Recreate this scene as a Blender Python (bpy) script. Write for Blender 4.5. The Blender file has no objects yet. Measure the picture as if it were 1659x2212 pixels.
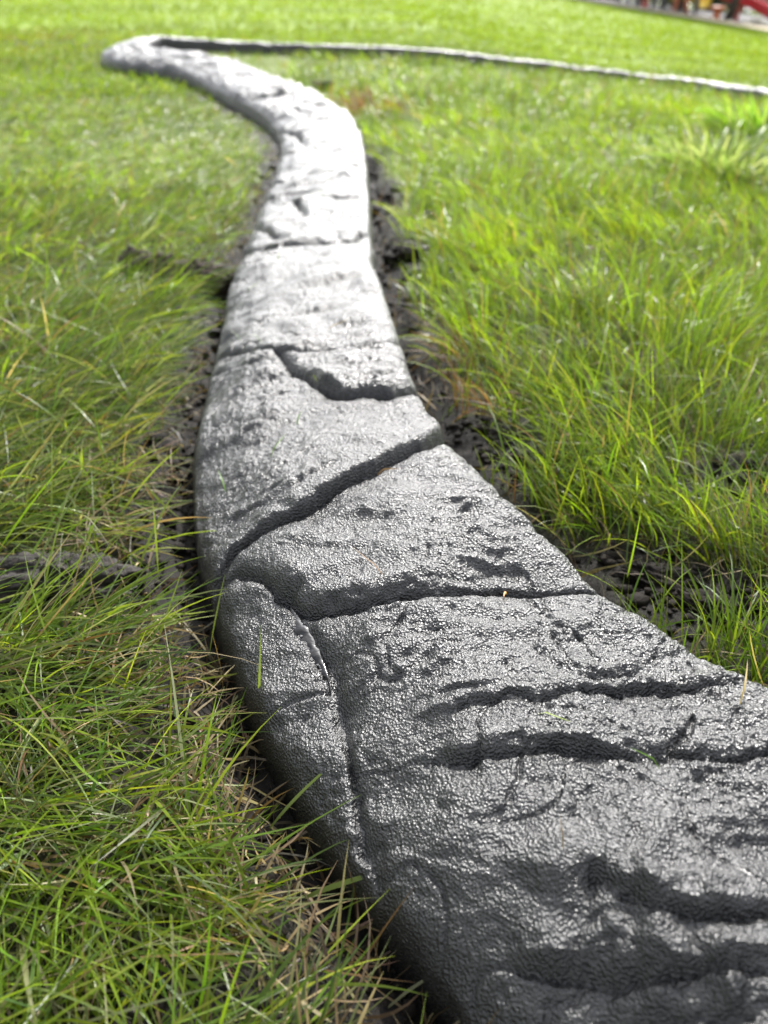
import bpy, math
import numpy as np

# ------------------------------------------------------------------ camera, sky, sun, exposure
H = 0.38                       # camera height above the soil
PITCH = math.radians(35.5)
FPX, CX, CY = 1598.0, 829.5, 1106.0      # focal length and centre in 1659 x 2212 photo units
SUN_EL, SUN_AZ = math.radians(41), math.radians(14)   # azimuth clockwise from +Y (view direction)

scene = bpy.context.scene
col = scene.collection
cam_d = bpy.data.cameras.new("camera")
cam = bpy.data.objects.new("camera", cam_d)
col.objects.link(cam)
scene.camera = cam
cam.location = (0, 0, H)
cam.rotation_euler = (math.pi / 2 - PITCH, 0, 0)
cam_d.sensor_fit = 'VERTICAL'
cam_d.sensor_height = 36
cam_d.sensor_width = 27
cam_d.lens = 36 * FPX / 2212
cam_d.clip_start = 0.02
cam_d.clip_end = 2000
cam_d.dof.use_dof = True
cam_d.dof.focus_distance = 0.44
cam_d.dof.aperture_fstop = 6.0

world = bpy.data.worlds.new("World")
scene.world = world
world.use_nodes = True
wn = world.node_tree
sky = wn.nodes.new("ShaderNodeTexSky")
sky.sky_type = 'NISHITA'
sky.sun_disc = False
sky.sun_elevation = SUN_EL
sky.sun_rotation = SUN_AZ
sky.altitude = 100
sky.air_density = 1.0
sky.dust_density = 4.0
sky.ozone_density = 1.0
# broken white cloud all over the sky
w_tc = wn.nodes.new("ShaderNodeTexCoord")
w_n = wn.nodes.new("ShaderNodeTexNoise"); w_n.inputs["Scale"].default_value = 2.6; w_n.inputs["Detail"].default_value = 6.0
w_n.inputs["Roughness"].default_value = 0.6
w_r = wn.nodes.new("ShaderNodeValToRGB")
w_r.color_ramp.elements[0].position = 0.30; w_r.color_ramp.elements[0].color = (0.15, 0.15, 0.15, 1)
w_r.color_ramp.elements[1].position = 0.62; w_r.color_ramp.elements[1].color = (1, 1, 1, 1)
w_bw = wn.nodes.new("ShaderNodeRGBToBW")
w_g = wn.nodes.new("ShaderNodeMixRGB"); w_g.blend_type = 'MULTIPLY'; w_g.inputs[0].default_value = 1.0
w_g.inputs[2].default_value = (2.6, 2.63, 2.7, 1)
w_m = wn.nodes.new("ShaderNodeMixRGB")
wn.links.new(w_tc.outputs["Generated"], w_n.inputs["Vector"])
wn.links.new(w_n.outputs[0], w_r.inputs[0]); wn.links.new(w_r.outputs[0], w_m.inputs[0])
wn.links.new(sky.outputs[0], w_m.inputs[1]); wn.links.new(sky.outputs[0], w_bw.inputs[0])
wn.links.new(w_bw.outputs[0], w_g.inputs[1]); wn.links.new(w_g.outputs[0], w_m.inputs[2])
wn.links.new(w_m.outputs[0], wn.nodes["Background"].inputs[0])
wn.nodes["Background"].inputs[1].default_value = 0.135

sun_d = bpy.data.lights.new("sun", 'SUN')
sun = bpy.data.objects.new("sun", sun_d)
col.objects.link(sun)
sun_d.energy = 4.6
sun_d.angle = math.radians(1.5)
sun_d.color = (1.0, 0.965, 0.91)
# a sun lamp shines along its -Z axis; point +Z at the sun
sun.rotation_euler = (math.pi / 2 - SUN_EL, 0, math.pi - SUN_AZ)
sun.location = (1, 4, 6)

scene.view_settings.view_transform = 'Standard'
scene.view_settings.look = 'None'
scene.view_settings.exposure = 0.7
scene.view_settings.gamma = 1.0
scene.view_settings.use_curve_mapping = False
scene.render.engine = 'CYCLES'
scene.cycles.use_denoising = True
scene.cycles.max_bounces = 6
scene.cycles.transparent_max_bounces = 4
scene.cycles.sample_clamp_indirect = 6

rng = np.random.default_rng(11)

# ------------------------------------------------------------------ helpers
def rays(P):
    P = np.atleast_2d(np.asarray(P, float))
    x = (P[:, 0] - CX) / FPX
    y = (P[:, 1] - CY) / FPX
    s, c = math.sin(PITCH), math.cos(PITCH)
    return np.c_[x, c - y * s, -s - y * c]


def at_depth(P, Y):
    """photo pixel -> point (x, Y, z) at the distance Y"""
    d = rays(P)
    return d * (Y / d[:, 1])[:, None]+np.array([0, 0, H])

def vnoise(x, y, seed=0):
    r = np.random.default_rng(seed + 1000)
    T = r.random((256, 256)) * 2 - 1
    xi = np.floor(x).astype(np.int64); yi = np.floor(y).astype(np.int64)
    fx = x - xi; fy = y - yi
    fx = fx * fx * fx * (fx * (fx * 6 - 15) + 10); fy = fy * fy * fy * (fy * (fy * 6 - 15) + 10)
    a = T[xi & 255, yi & 255]; b = T[(xi + 1) & 255, yi & 255]
    c = T[xi & 255, (yi + 1) & 255]; d = T[(xi + 1) & 255, (yi + 1) & 255]
    return (a + (b - a) * fx) * (1 - fy) + (c + (d - c) * fx) * fy

def fbm(x, y, octaves=4, seed=0, gain=0.5):
    v = 0; a = 1.0; tot = 0
    for o in range(octaves):
        ca, sa = math.cos(o * 1.1 + .4), math.sin(o * 1.1 + .4)
        f = 2.03 ** o
        v = v + a * vnoise((x * ca - y * sa) * f + 17.3 * o, (x * sa + y * ca) * f + 5.1 * o, seed + o)
        tot += a; a *= gain
    return v / tot

def sstep(a, b, x):
    t = np.clip((x - a) / (b - a), 0, 1)
    return t * t * (3 - 2 * t)

def resample(P, step):
    P = np.asarray(P, float)
    d = np.r_[0, np.cumsum(np.linalg.norm(np.diff(P, axis=0), axis=1))]
    n = max(2, int(d[-1] / step) + 1)
    t = np.linspace(0, d[-1], n)
    return np.stack([np.interp(t, d, P[:, k]) for k in range(P.shape[1])], 1)

def smooth(P, it):
    P = P.copy()
    for _ in range(it):
        P[1:-1] = P[1:-1] * .5 + (P[:-2] + P[2:]) * .25
    return P

D_CREST = 19.0
_c = at_depth([(1230, 0), (1659, 70)], D_CREST)
CR_SL = (_c[1, 2] - _c[0, 2]) / (_c[1, 0] - _c[0, 0])
CR_Z0 = _c[0, 2] - CR_SL * _c[0, 0]
def base_z(x, y):
    """lawn level without the curb's trench: level near the camera, a gentle rise to the hairpin, then the bank"""
    x = np.asarray(x, float); y = np.asarray(y, float)
    yy = np.maximum(y, 1e-6)
    xp = x * D_CREST / np.maximum(yy, 4.0)
    xl = np.where(xp < -4, -4 + (xp + 4) * .35, xp)
    xl = np.where(xl > 14, 14 + (xl - 14) * .3, xl)
    zc = CR_Z0 + CR_SL * xl
    side_ = 1 - sstep(.1, 1.4, x)
    y0 = 3.3 + 1.5 * side_
    t = np.maximum(np.minimum(y, y0 + .6) - 1.7, 0)
    r = RISE * np.where(t < 1.0, t * t / 2, t - .5) * side_
    u = np.clip((y - y0) / (D_CREST - y0), 0, 1)
    k = np.minimum(np.where(u < .08, u * u / .16, u - .04) / .96, 1.0)
    return r * (1 - k) + zc * k
RISE = .055

def unproj(P, z=0.0):
    """photo pixel -> point (x, y) at the height z above the lawn level"""
    d = rays(P)
    off = np.zeros(len(d)) + np.asarray(z)
    g = np.zeros(len(d))
    for _ in range(60):
        q = d[:, :2] * ((off + g - H) / d[:, 2])[:, None]
        g = .5 * g + .5 * base_z(q[:, 0], np.minimum(q[:, 1], 6.0))
    return q

def mesh_np(name, verts, faces, mat, parent=None, smooth_on=True, colors=None, link=True):
    verts = np.asarray(verts, np.float32); faces = np.asarray(faces, np.int32)
    me = bpy.data.meshes.new(name)
    nf, k = faces.shape
    me.vertices.add(len(verts)); me.vertices.foreach_set("co", verts.ravel())
    me.loops.add(nf * k); me.loops.foreach_set("vertex_index", faces.ravel())
    me.polygons.add(nf)
    me.polygons.foreach_set("loop_start", np.arange(0, nf * k, k, dtype=np.int32))
    if smooth_on:
        me.polygons.foreach_set("use_smooth", np.ones(nf, bool))
    if colors is not None:
        at = me.attributes.new("col", 'FLOAT_COLOR', 'POINT')
        at.data.foreach_set("color", np.c_[colors, np.ones(len(colors))].astype(np.float32).ravel())
    me.update(calc_edges=True)
    if mat: me.materials.append(mat)
    o = bpy.data.objects.new(name, me)
    if link: col.objects.link(o)
    if parent: o.parent = parent
    return o

def tag(o, label=None, cat=None, group=None, kind=None):
    if label: o["label"] = label
    if cat: o["category"] = cat
    if group: o["group"] = group
    if kind: o["kind"] = kind
    return o

def empty(name, loc, label, cat, group=None):
    o = bpy.data.objects.new(name, None)
    o.empty_display_size = 0.1
    o.location = loc
    col.objects.link(o)
    return tag(o, label, cat, group)

# ------------------------------------------------------------------ materials
def new_mat(name):
    m = bpy.data.materials.new(name); m.use_nodes = True
    nt = m.node_tree
    return m, nt, nt.nodes["Principled BSDF"]

def nd(nt, t, **kw):
    n = nt.nodes.new(t)
    for k, v in kw.items():
        if k.startswith("i_"):
            key = k[2:]
            n.inputs[int(key) if key.isdigit() else key].default_value = v
        else: setattr(n, k, v)
    return n

def ramp(nt, fac, stops):
    r = nd(nt, "ShaderNodeValToRGB")
    while len(r.color_ramp.elements) < len(stops): r.color_ramp.elements.new(0.5)
    for e, (p, c) in zip(r.color_ramp.elements, stops):
        e.position = p; e.color = (*c, 1) if len(c) == 3 else c
    nt.links.new(fac, r.inputs[0])
    return r

def wet_concrete():
    m, nt, b = new_mat("wet_stamped_concrete")
    tc = nd(nt, "ShaderNodeTexCoord")
    n1 = nd(nt, "ShaderNodeTexNoise", i_Scale=14.0, i_Detail=6.0, i_Roughness=0.6)
    n2 = nd(nt, "ShaderNodeTexNoise", i_Scale=760.0, i_Detail=3.0, i_Roughness=0.6)
    v = nd(nt, "ShaderNodeTexVoronoi", i_Scale=620.0)
    for n in (n1, n2, v): nt.links.new(tc.outputs["Object"], n.inputs["Vector"])
    r = ramp(nt, n1.outputs[0], [(0.3, (.007, .0072, .0074)), (0.7, (.018, .0184, .0188))])
    nt.links.new(r.outputs[0], b.inputs["Base Color"])
    rr = ramp(nt, n1.outputs[0], [(0.3, (.25,) * 3), (0.7, (.37,) * 3)])
    nt.links.new(rr.outputs[0], b.inputs["Roughness"])
    b.inputs["Specular IOR Level"].default_value = 1.0
    mx = nd(nt, "ShaderNodeMath", operation='ADD')
    nt.links.new(n2.outputs[0], mx.inputs[0]); nt.links.new(v.outputs["Distance"], mx.inputs[1])
    bp = nd(nt, "ShaderNodeBump", i_Strength=1.0, i_Distance=0.0009)
    nt.links.new(mx.outputs[0], bp.inputs["Height"])
    nt.links.new(bp.outputs[0], b.inputs["Normal"])
    b.inputs["Coat Weight"].default_value = 0.0
    b.inputs["Coat Roughness"].default_value = 0.12
    nt.links.new(bp.outputs[0], b.inputs["Coat Normal"])
    return m

def soil_mat(name, c0, c1, rough=0.75, scale=120):
    m, nt, b = new_mat(name)
    tc = nd(nt, "ShaderNodeTexCoord")
    n1 = nd(nt, "ShaderNodeTexNoise", i_Scale=float(scale), i_Detail=8.0, i_Roughness=0.7)
    n2 = nd(nt, "ShaderNodeTexNoise", i_Scale=float(scale) * 4, i_Detail=4.0, i_Roughness=0.7)
    for n in (n1, n2): nt.links.new(tc.outputs["Object"], n.inputs["Vector"])
    r = ramp(nt, n1.outputs[0], [(0.35, c0), (0.7, c1)])
    nt.links.new(r.outputs[0], b.inputs["Base Color"])
    b.inputs["Roughness"].default_value = rough
    b.inputs["Specular IOR Level"].default_value = 0.35
    bp = nd(nt, "ShaderNodeBump", i_Strength=0.9, i_Distance=0.002)
    nt.links.new(n2.outputs[0], bp.inputs["Height"])
    nt.links.new(bp.outputs[0], b.inputs["Normal"])
    return m

def blade_mat(name, rough=0.38, trans=0.5, spec=0.5):
    m, nt, b = new_mat(name)
    at = nd(nt, "ShaderNodeAttribute", attribute_name="col")
    nt.links.new(at.outputs["Color"], b.inputs["Base Color"])
    b.inputs["Roughness"].default_value = rough
    b.inputs["Specular IOR Level"].default_value = spec
    t = nd(nt, "ShaderNodeBsdfTranslucent")
    hs = nd(nt, "ShaderNodeMixRGB", blend_type='MULTIPLY', i_0=1.0)
    hs.inputs[2].default_value = (1.15, 1.1, 0.55, 1)
    nt.links.new(at.outputs["Color"], hs.inputs[1])
    nt.links.new(hs.outputs[0], t.inputs[0])
    mix = nd(nt, "ShaderNodeMixShader", i_0=trans)
    nt.links.new(b.outputs[0], mix.inputs[1]); nt.links.new(t.outputs[0], mix.inputs[2])
    nt.links.new(mix.outputs[0], nt.nodes["Material Output"].inputs[0])
    return m

def plain_mat(name, c, rough=0.5, var=0.25, scale=8.0, metal=0.0, spec=0.5, bump=0.0):
    m, nt, b = new_mat(name)
    tc = nd(nt, "ShaderNodeTexCoord")
    n1 = nd(nt, "ShaderNodeTexNoise", i_Scale=scale, i_Detail=5.0)
    nt.links.new(tc.outputs["Object"], n1.inputs["Vector"])
    lo = tuple(x * (1 - var) for x in c); hi = tuple(min(1, x * (1 + var)) for x in c)
    r = ramp(nt, n1.outputs[0], [(0.3, lo), (0.7, hi)])
    nt.links.new(r.outputs[0], b.inputs["Base Color"])
    b.inputs["Roughness"].default_value = rough
    b.inputs["Metallic"].default_value = metal
    b.inputs["Specular IOR Level"].default_value = spec
    if bump:
        bp = nd(nt, "ShaderNodeBump", i_Strength=0.6, i_Distance=bump)
        nt.links.new(n1.outputs[0], bp.inputs["Height"])
        nt.links.new(bp.outputs[0], b.inputs["Normal"])
    return m

M = {}
M['concrete'] = wet_concrete()
M['soil'] = soil_mat("dark_damp_soil", (.008, .0065, .0055), (.026, .0205, .0165))
M['blade'] = blade_mat("grass_blade", rough=.36, trans=.58, spec=.6)
M['mown'] = blade_mat('mown_blade', rough=.7, trans=.5, spec=.12)
M['straw'] = blade_mat("dead_grass", rough=.55, trans=.3)

# ------------------------------------------------------------------ the curb: path traced from the photograph
ZB, ZF = 0.074, 0.022       # back (bed side) and front (lawn side) edge heights
inner_px = [(1659,1460),(1550,1410),(1450,1350),(1330,1270),(1230,1190),(1130,1100),(1050,1030),(975,940),(940,890),(905,830),
            (882,780),(872,710),(850,660),(830,610),(810,560),(805,500),(803,440),(795,350),(788,290),(770,250),(740,225),
            (690,195),(600,160),(520,128),(450,112)]
far_px = [(520,95),(600,98),(700,101),(800,105),(900,110),(1000,119),(1100,131),(1200,142),(1300,152),(1400,162),(1500,174),(1659,197)]
W = 0.214
inner = unproj(inner_px, ZB)
far = unproj(np.array(far_px) - np.array([0, 3]), .04)
def offset(P, d):
    T = np.gradient(P, axis=0); T /= np.linalg.norm(T, axis=1)[:, None]
    return P + np.c_[-T[:, 1], T[:, 0]] * d
inner = smooth(resample(inner, .03), 6)
far = smooth(resample(far, .05), 6)
mid_main = offset(inner, W / 2)
mid_far = offset(far, W / 2)
# extend the near end beyond the frame
t0 = mid_main[0] - mid_main[3]; t0 /= np.linalg.norm(t0)
ext = []
p = mid_main[0].copy(); ang = math.atan2(t0[1], t0[0])
for i in range(25):
    ang += 0.01
    p = p + .03 * np.array([math.cos(ang), math.sin(ang)]); ext.append(p.copy())
te = mid_far[-1] - mid_far[-4]; te /= np.linalg.norm(te)
ext2 = [mid_far[-1] + te * .1 * i for i in range(1, 21)]
# rounded hairpin: main-leg end -> tip -> far-leg start
tipc = unproj([(290, 119), (262, 106), (300, 88), (345, 83)], 0.05)
ctrl = np.vstack([np.array(ext)[::-1], mid_main[:-2], tipc, mid_far[1:], np.array(ext2)])
CL = smooth(resample(ctrl, .012), 34)
CL = smooth(resample(CL, .008), 20)
CT = np.gradient(CL, axis=0); CT /= np.linalg.norm(CT, axis=1)[:, None]
CN = np.c_[CT[:, 1], -CT[:, 0]]                      # points to the bed side (right of travel)
CS = np.r_[0, np.cumsum(np.linalg.norm(np.diff(CL, axis=0), axis=1))]
HW = W / 2

def curb_st(P, chunk=20000):
    """arc position and signed offset (+ bed side) of points from the curb's centre line"""
    P = np.asarray(P, float)
    s = np.empty(len(P)); t = np.empty(len(P)); dist = np.empty(len(P))
    C = CL[::3]; idx = np.arange(len(CL))[::3]
    for a in range(0, len(P), chunk):
        Q = P[a:a + chunk]
        d2 = (Q[:, :1] - C[:, 0]) ** 2 + (Q[:, 1:2] - C[:, 1]) ** 2
        j = idx[d2.argmin(1)]
        v = Q - CL[j]
        s[a:a + chunk] = CS[j] + (v * CT[j]).sum(1)
        t[a:a + chunk] = (v * CN[j]).sum(1)
        dist[a:a + chunk] = np.linalg.norm(v, axis=1)
    sg = np.where(t >= 0, 1, -1)
    return s, t, dist * sg

# cross-section: offset from the centre, height
PROF = np.array([(-1.02, -.05), (-1.015, -.02), (-1.0, .004), (-.965, .018), (-.90, .026), (-.75, .037), (-.55, .050), (-.35, .059),
                 (0.0, .066), (.4, .072), (.75, .0745), (.88, .0725), (.95, .067), (.99, .056), (1.01, .03), (1.015, -.05)])
def prof_z(t):
    return np.interp(t / HW, PROF[:, 0], PROF[:, 1])

def px_on_curb(P):
    z = np.full(len(P), .06)
    for _ in range(5):
        q = unproj(P, z)
        s, t, _d = curb_st(q)
        z = prof_z(np.clip(t, -HW * .97, HW * .97)) * .7 + z * .3
    return q, s, t

# stamped joints and relief lines, in photo pixels
#   kind, half-width (m), depth (m), step height (m), step reach (m)
LINES = {
 'G1': ([(1000,932),(975,940),(930,958),(880,980),(820,1012),(760,1046),(700,1082),(640,1112),(590,1138),(555,1168),(520,1203),(490,1243),(440,1290)], 0.0025, 0.009, 0.0078, .050, 0.0065),
 'G2': ([(1400,1300),(1340,1280),(1250,1264),(1150,1257),(1050,1262),(950,1276),(850,1292),(770,1307),(690,1317),(640,1314),(610,1288),(560,1264),(500,1262),(430,1285)], 0.0024, 0.008, 0.008, .045, 0.011),
 'G4a': ([(910,750),(880,752),(800,755),(720,761),(640,769),(590,769),(540,766),(500,776),(455,795)], 0.0022, 0.005, 0.0035, .05, 0.008),
 'G4b': ([(600,772),(640,808),(680,836),(725,857),(780,852),(850,848),(915,853),(950,857)], 0.0028, 0.008, 0.0085, .05, 0.01),
 'G4c': ([(625,795),(645,788),(720,770),(800,760),(860,756)], .0015, .0025, .001, .02, .004),
 'G4d': ([(440,828),(520,803),(600,785)], .0015, .0025, .001, .02, .004),
 'G5a': ([(540,503),(560,505),(600,510),(625,518)], .004, .006, .004, .03, .01),
 'G5b': ([(510,558),(530,551),(570,541),(625,522),(700,518),(760,511),(820,509)], .004, .006, .005, .05, .012),
 'G6': ([(560,446),(575,441),(610,434),(640,432),(650,450),(657,466)], .005, .009, .003, .03, .01),
 'G7': ([(600,290),(620,290),(640,292),(650,305),(655,315)], .008, .010, .003, .03, .01),
 'G8': ([(545,219),(559,216),(610,205),(680,190)], .012, .008, .010, .08, .02),
 'G3': ([(640,1312),(655,1345),(680,1385),(708,1440),(733,1520),(755,1620),(775,1740),(795,1850),(815,1900),(850,2000),(900,2110),(950,2200),(1000,2290)], .0042, .0080, -.0015, .03, .006),
 'R1': ([(900,1584),(930,1570),(960,1558),(1020,1540),(1080,1534),(1092,1512),(1108,1530),(1170,1528),(1220,1510),(1290,1490),(1400,1482),(1500,1479),(1659,1499)], 0.0012, 0.0025, 0.007, .030, 0.0045),
 'R2': ([(880,1672),(910,1668),(1000,1664),(1060,1650),(1130,1628),(1180,1632),(1250,1646),(1350,1650),(1440,1648),(1446,1606),(1466,1642),(1540,1638),(1659,1640),(1800,1644)], 0.0013, 0.003, 0.0075, .035, 0.005),
 'R3': ([(1256,2003),(1266,1960),(1278,1912),(1330,1955),(1400,1985),(1500,2012),(1600,2008),(1700,2004)], 0.0015, 0.003, 0.0085, .04, 0.006),
 'R4': ([(1080,2098),(1200,2122),(1350,2138),(1500,2130),(1659,2122),(1800,2122)], 0.0015, 0.003, 0.0088, .04, 0.007),
 'R5': ([(860,1856),(950,1880),(1050,1910),(1150,1955),(1255,1965)], .001, .001, .0022, .03, 0.008),
 'R6': ([(1660,2200),(1500,2225),(1300,2240)], .001, .002, 0.006, .03, 0.006),
 'C1': ([(965,1378),(932,1392),(920,1418),(940,1442),(985,1450)], .0008, .0008, .0018, .012, .004),
 'C2': ([(1140,1388),(1180,1415),(1215,1438),(1270,1472),(1320,1460),(1400,1444)], .001, .001, 0.0045, .02, 0.006),
 'A1': ([(722,862),(735,895),(718,925),(690,950),(655,985),(615,1012),(560,1045),(510,1080)], .0010, .0013, .0012, .01, .003),
 'A2': ([(640,1068),(665,1040),(700,1020),(730,1010)], .0012, .002, 0.0026, .012, 0.004),
 'A3': ([(560,1078),(600,1060),(640,1052),(670,1052)], .001, .0015, 0.0018, .012, 0.004),
 'A4': ([(500,1125),(540,1108),(580,1100)], .001, .0015, 0.0015, .012, 0.004),
 'A5': ([(425,960),(480,930),(535,905)], .0008, .0010, 0, .006, .003),
 'B1': ([(690,1145),(740,1125),(800,1122),(860,1140)], .0008, .0006, 0.0022, .014, 0.006),
 'B2': ([(600,1190),(660,1185),(740,1200),(820,1190)], .0008, .0006, 0.0024, .014, 0.006),
 'B3': ([(700,1090),(760,1095),(830,1105)], .0008, .0004, .0014, .014, .005),
 'D1': ([(780,1328),(860,1318),(900,1312)], .001, .0016, .001, .010, .003),
 'D2': ([(820,1490),(900,1470),(985,1480)], .0008, .0006, .0016, .014, .005),
 'D3': ([(1000,1700),(1100,1690),(1220,1700)], .0008, .0004, .0018, .016, .006),
 'D4': ([(900,1770),(1010,1790),(1120,1780)], .0008, .0004, .0018, .016, .006),
 'D5': ([(1180,1800),(1300,1780),(1400,1800)], .0008, .0004, .0016, .016, .006),
}

def polyline_dist(V, P):
    """unsigned distance, sign (+ = far side for lines drawn right to left) and 0..1 position along the line"""
    best = np.full(len(V), 1e9); sg = np.zeros(len(V)); par = np.zeros(len(V))
    L = np.r_[0, np.cumsum(np.linalg.norm(np.diff(P, axis=0), axis=1))]
    for i in range(len(P) - 1):
        a, b = P[i], P[i + 1]; ab = b - a; l2 = (ab ** 2).sum() + 1e-12
        u = np.clip(((V - a) * ab).sum(1) / l2, 0, 1)
        q = a + u[:, None] * ab
        d = np.linalg.norm(V - q, axis=1)
        m = d < best
        best[m] = d[m]
        cr = ab[0] * (V[:, 1] - a[1]) - ab[1] * (V[:, 0] - a[0])
        sg[m] = np.where(cr[m] < 0, 1, -1)
        par[m] = (L[i] + u[m] * math.sqrt(l2)) / L[-1]
    return best, sg, par

_, _es, _ = px_on_curb(np.array([(700., 1000.), (660., 640.)]))
EXT_A, EXT_B = _es
# grid along and across
s_vals = []
s = 0.0
while s < CS[-1]:
    s_vals.append(s)
    cx_, cy_ = np.interp(s, CS, CL[:, 0]), np.interp(s, CS, CL[:, 1])
    d = math.hypot(math.hypot(cx_, cy_), H - .06)
    st = 0.0011 * max(1.0, (d / 0.42) ** 1.25)
    if cy_ < 0.10: st = 0.004
    s += min(st, .012)
s_vals = np.array(s_vals)
u_fine = np.concatenate([np.linspace(-1.02, -.965, 10)[:-1], np.linspace(-.965, .95, 176)[:-1], np.linspace(.95, 1.015, 10)])
cu = np.interp(s_vals, CS, CL[:, 0]); cv = np.interp(s_vals, CS, CL[:, 1])
nx = np.interp(s_vals, CS, CN[:, 0]); ny = np.interp(s_vals, CS, CN[:, 1])
nn = np.hypot(nx, ny); nx /= nn; ny /= nn
S, U = np.meshgrid(s_vals, u_fine, indexing='ij')
wob = 1 + .018 * vnoise(S * 7, U * 0 + 3, 5) + .012 * vnoise(S * 23, np.sign(U) * 2.0, 6)
T_ = U * HW * wob
T_ = T_ - np.where(U < 0, .010 * (-U) ** 1.0, 0) * (1 - sstep(EXT_A, EXT_B, S))
X = cu[:, None] + nx[:, None] * T_
Y = cv[:, None] + ny[:, None] * T_
# smooth profile (rounded arris)
ug = np.linspace(-1.02, 1.015, 1200); zg = np.interp(ug, PROF[:, 0], PROF[:, 1])
k = np.hanning(31); k /= k.sum()
zs = np.convolve(np.pad(zg, 15, mode='edge'), k, mode='valid')
Z = np.interp(U, ug, zs)
PF = np.array([(-1.02, -.05), (-1.01, -.01), (-.99, .006), (-.94, .024), (-.8, .038), (-.45, .052), (0, .061), (.5, .068), (.8, .0695), (.93, .065), (.99, .05), (1.01, .02), (1.015, -.05)])
zf = np.convolve(np.pad(np.interp(ug, PF[:, 0], PF[:, 1]), 15, mode='edge'), k, mode='valid')
Z = Z + (np.interp(U, ug, zf) - Z) * sstep(EXT_A + .15, EXT_B + .5, S)
top = sstep(-1.0, -.93, U) * (1 - sstep(.955, 1.0, U))     # relief only on the stamped face
V2 = np.c_[X.ravel(), Y.ravel()]
disp = np.zeros(len(V2)); rough_mask = np.zeros(len(V2))
# long undulations of the stamp
disp += .0085 * fbm(V2[:, 0] * 9, V2[:, 1] * 9, 3, 21) + .0062 * fbm(V2[:, 0] * 17 + V2[:, 1] * 7, V2[:, 1] * 33 - V2[:, 0] * 6 + .8 * fbm(V2[:, 0] * 14, V2[:, 1] * 14, 2, 23), 3, 25)
vein = np.abs(fbm((S.ravel() * .8 + T_.ravel() * .75) * 30 + fbm(V2[:, 0] * 12, V2[:, 1] * 12, 3, 27) * 2.2, (S.ravel() - T_.ravel()) * 6, 2, 29))
disp -= .0022 * np.exp(-(vein / .032) ** 2) * sstep(-.1, .25, fbm(V2[:, 0] * 7, V2[:, 1] * 7, 2, 33))
# oblique folds running across the strip (in curb coordinates)
q = S.ravel() * 1.0 + T_.ravel() * 0.55
fold = fbm(q * 26 + 2.2 * fbm(V2[:, 0] * 8, V2[:, 1] * 8, 2, 40), T_.ravel() * 7, 3, 31)
fold = 1 - np.abs(fold) * 2
farness = sstep(1.0, 1.6, np.hypot(V2[:, 0], V2[:, 1]))
disp += .0015 * fold * (.6 + 3.6 * farness)
midness = sstep(.62, .85, np.hypot(V2[:, 0], V2[:, 1])) * (1 - farness)
disp += .0022 * fbm(V2[:, 0] * 24 + V2[:, 1] * 9, V2[:, 1] * 34 - V2[:, 0] * 14, 3, 37) * midness
LW = {}
WV = V2 + np.c_[.0042 * fbm(V2[:, 0] * 34, V2[:, 1] * 34, 4, 51, .6), .0042 * fbm(V2[:, 0] * 34, V2[:, 1] * 34, 4, 57, .6)]
WV += np.c_[.0012 * fbm(V2[:, 0] * 170, V2[:, 1] * 170, 2, 53), .0012 * fbm(V2[:, 0] * 170, V2[:, 1] * 170, 2, 59)]
for name, (px, hw, dep, sth, reach, rise) in LINES.items():
    wpts, ls, lt = px_on_curb(np.array(px, float))
    LW[name] = (wpts, ls, lt)
    P = resample(wpts, .006)
    mg = max(.03, reach * 2.5)
    bb = (V2[:, 0] > P[:, 0].min() - mg) & (V2[:, 0] < P[:, 0].max() + mg) & (V2[:, 1] > P[:, 1].min() - mg) & (V2[:, 1] < P[:, 1].max() + mg)
    ii = np.nonzero(bb)[0]
    if not len(ii): continue
    d, sg, par = polyline_dist(WV[ii], P)
    if P[0, 0] < P[-1, 0]: sg = -sg            # '+' is always the far side
    jit = 1 + .8 * vnoise(par * 9 + hash(px[0]) % 50, par * 0, 77) + .35 * fbm(V2[ii, 0] * 80, V2[ii, 1] * 80, 2, 79)
    jit = np.clip(jit, .35, 2.0)
    if name in ('G1', 'G2', 'G4b'): jit = .7 + .3 * jit
    taper = sstep(0, .16, par + .02) * sstep(0, .16, 1.02 - par)
    if name[0] == 'G' and name != 'G3': taper = np.maximum(taper, .75)
    endcut = np.where(((par < .002) | (par > .998)), np.exp(-(d / (rise * .7)) ** 2), 1.0)
    g = -dep * np.exp(-(d / (hw * jit)) ** 1.6) * taper * endcut
    sj = np.clip(.75 + .5 * vnoise(par * 7 + 3.3, par * 0 + len(px), 83), .3, 1.3)
    if name == 'G1': sj = 1.25 - .75 * par
    if name == 'G2': sj = .55 + .6 * np.exp(-((par - .5) / .22) ** 2)
    if name == 'G4b': sj = .25 + .95 * np.exp(-((par - .5) / .22) ** 2)
    r_ = rise * np.clip(.5 + .6 * jit, .4, 1.6)
    if name == 'G2': r_ = r_ * (1 + 1.6 * np.exp(-((par - .25) / .14) ** 2))
    if name == 'G1': r_ = r_ * (1.25 - .6 * par)
    if name[0] in 'GR': r_ = r_ * 1.15
    stp = np.where(sg > 0, sth * sj * sstep(0, 1, d / r_) * np.exp(-np.maximum(d - r_, 0) / reach), 0) * taper * endcut
    rim = np.where(sg < 0, -sth * .28 * np.exp(-d / .006), 0) * taper * endcut if sth > .004 else 0
    disp[ii] += g + stp + rim
# the dip of the second stone towards its joint
q_, _, _ = px_on_curb(np.array([(1080., 1215.), (1180., 1225.), (960., 1225.), (560., 1290.), (1000., 1500.), (1050,1900)]))
for (cxx, cyy), a, r in zip(q_, (-.004, -.004, -.003, .003, .004, .003), (.030, .030, .030, .025, .03, .04)):
    disp -= -a * np.exp(-((V2[:, 0] - cxx) ** 2 * .15 + (V2[:, 1] - cyy) ** 2) / r ** 2 * 1.6)
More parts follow.
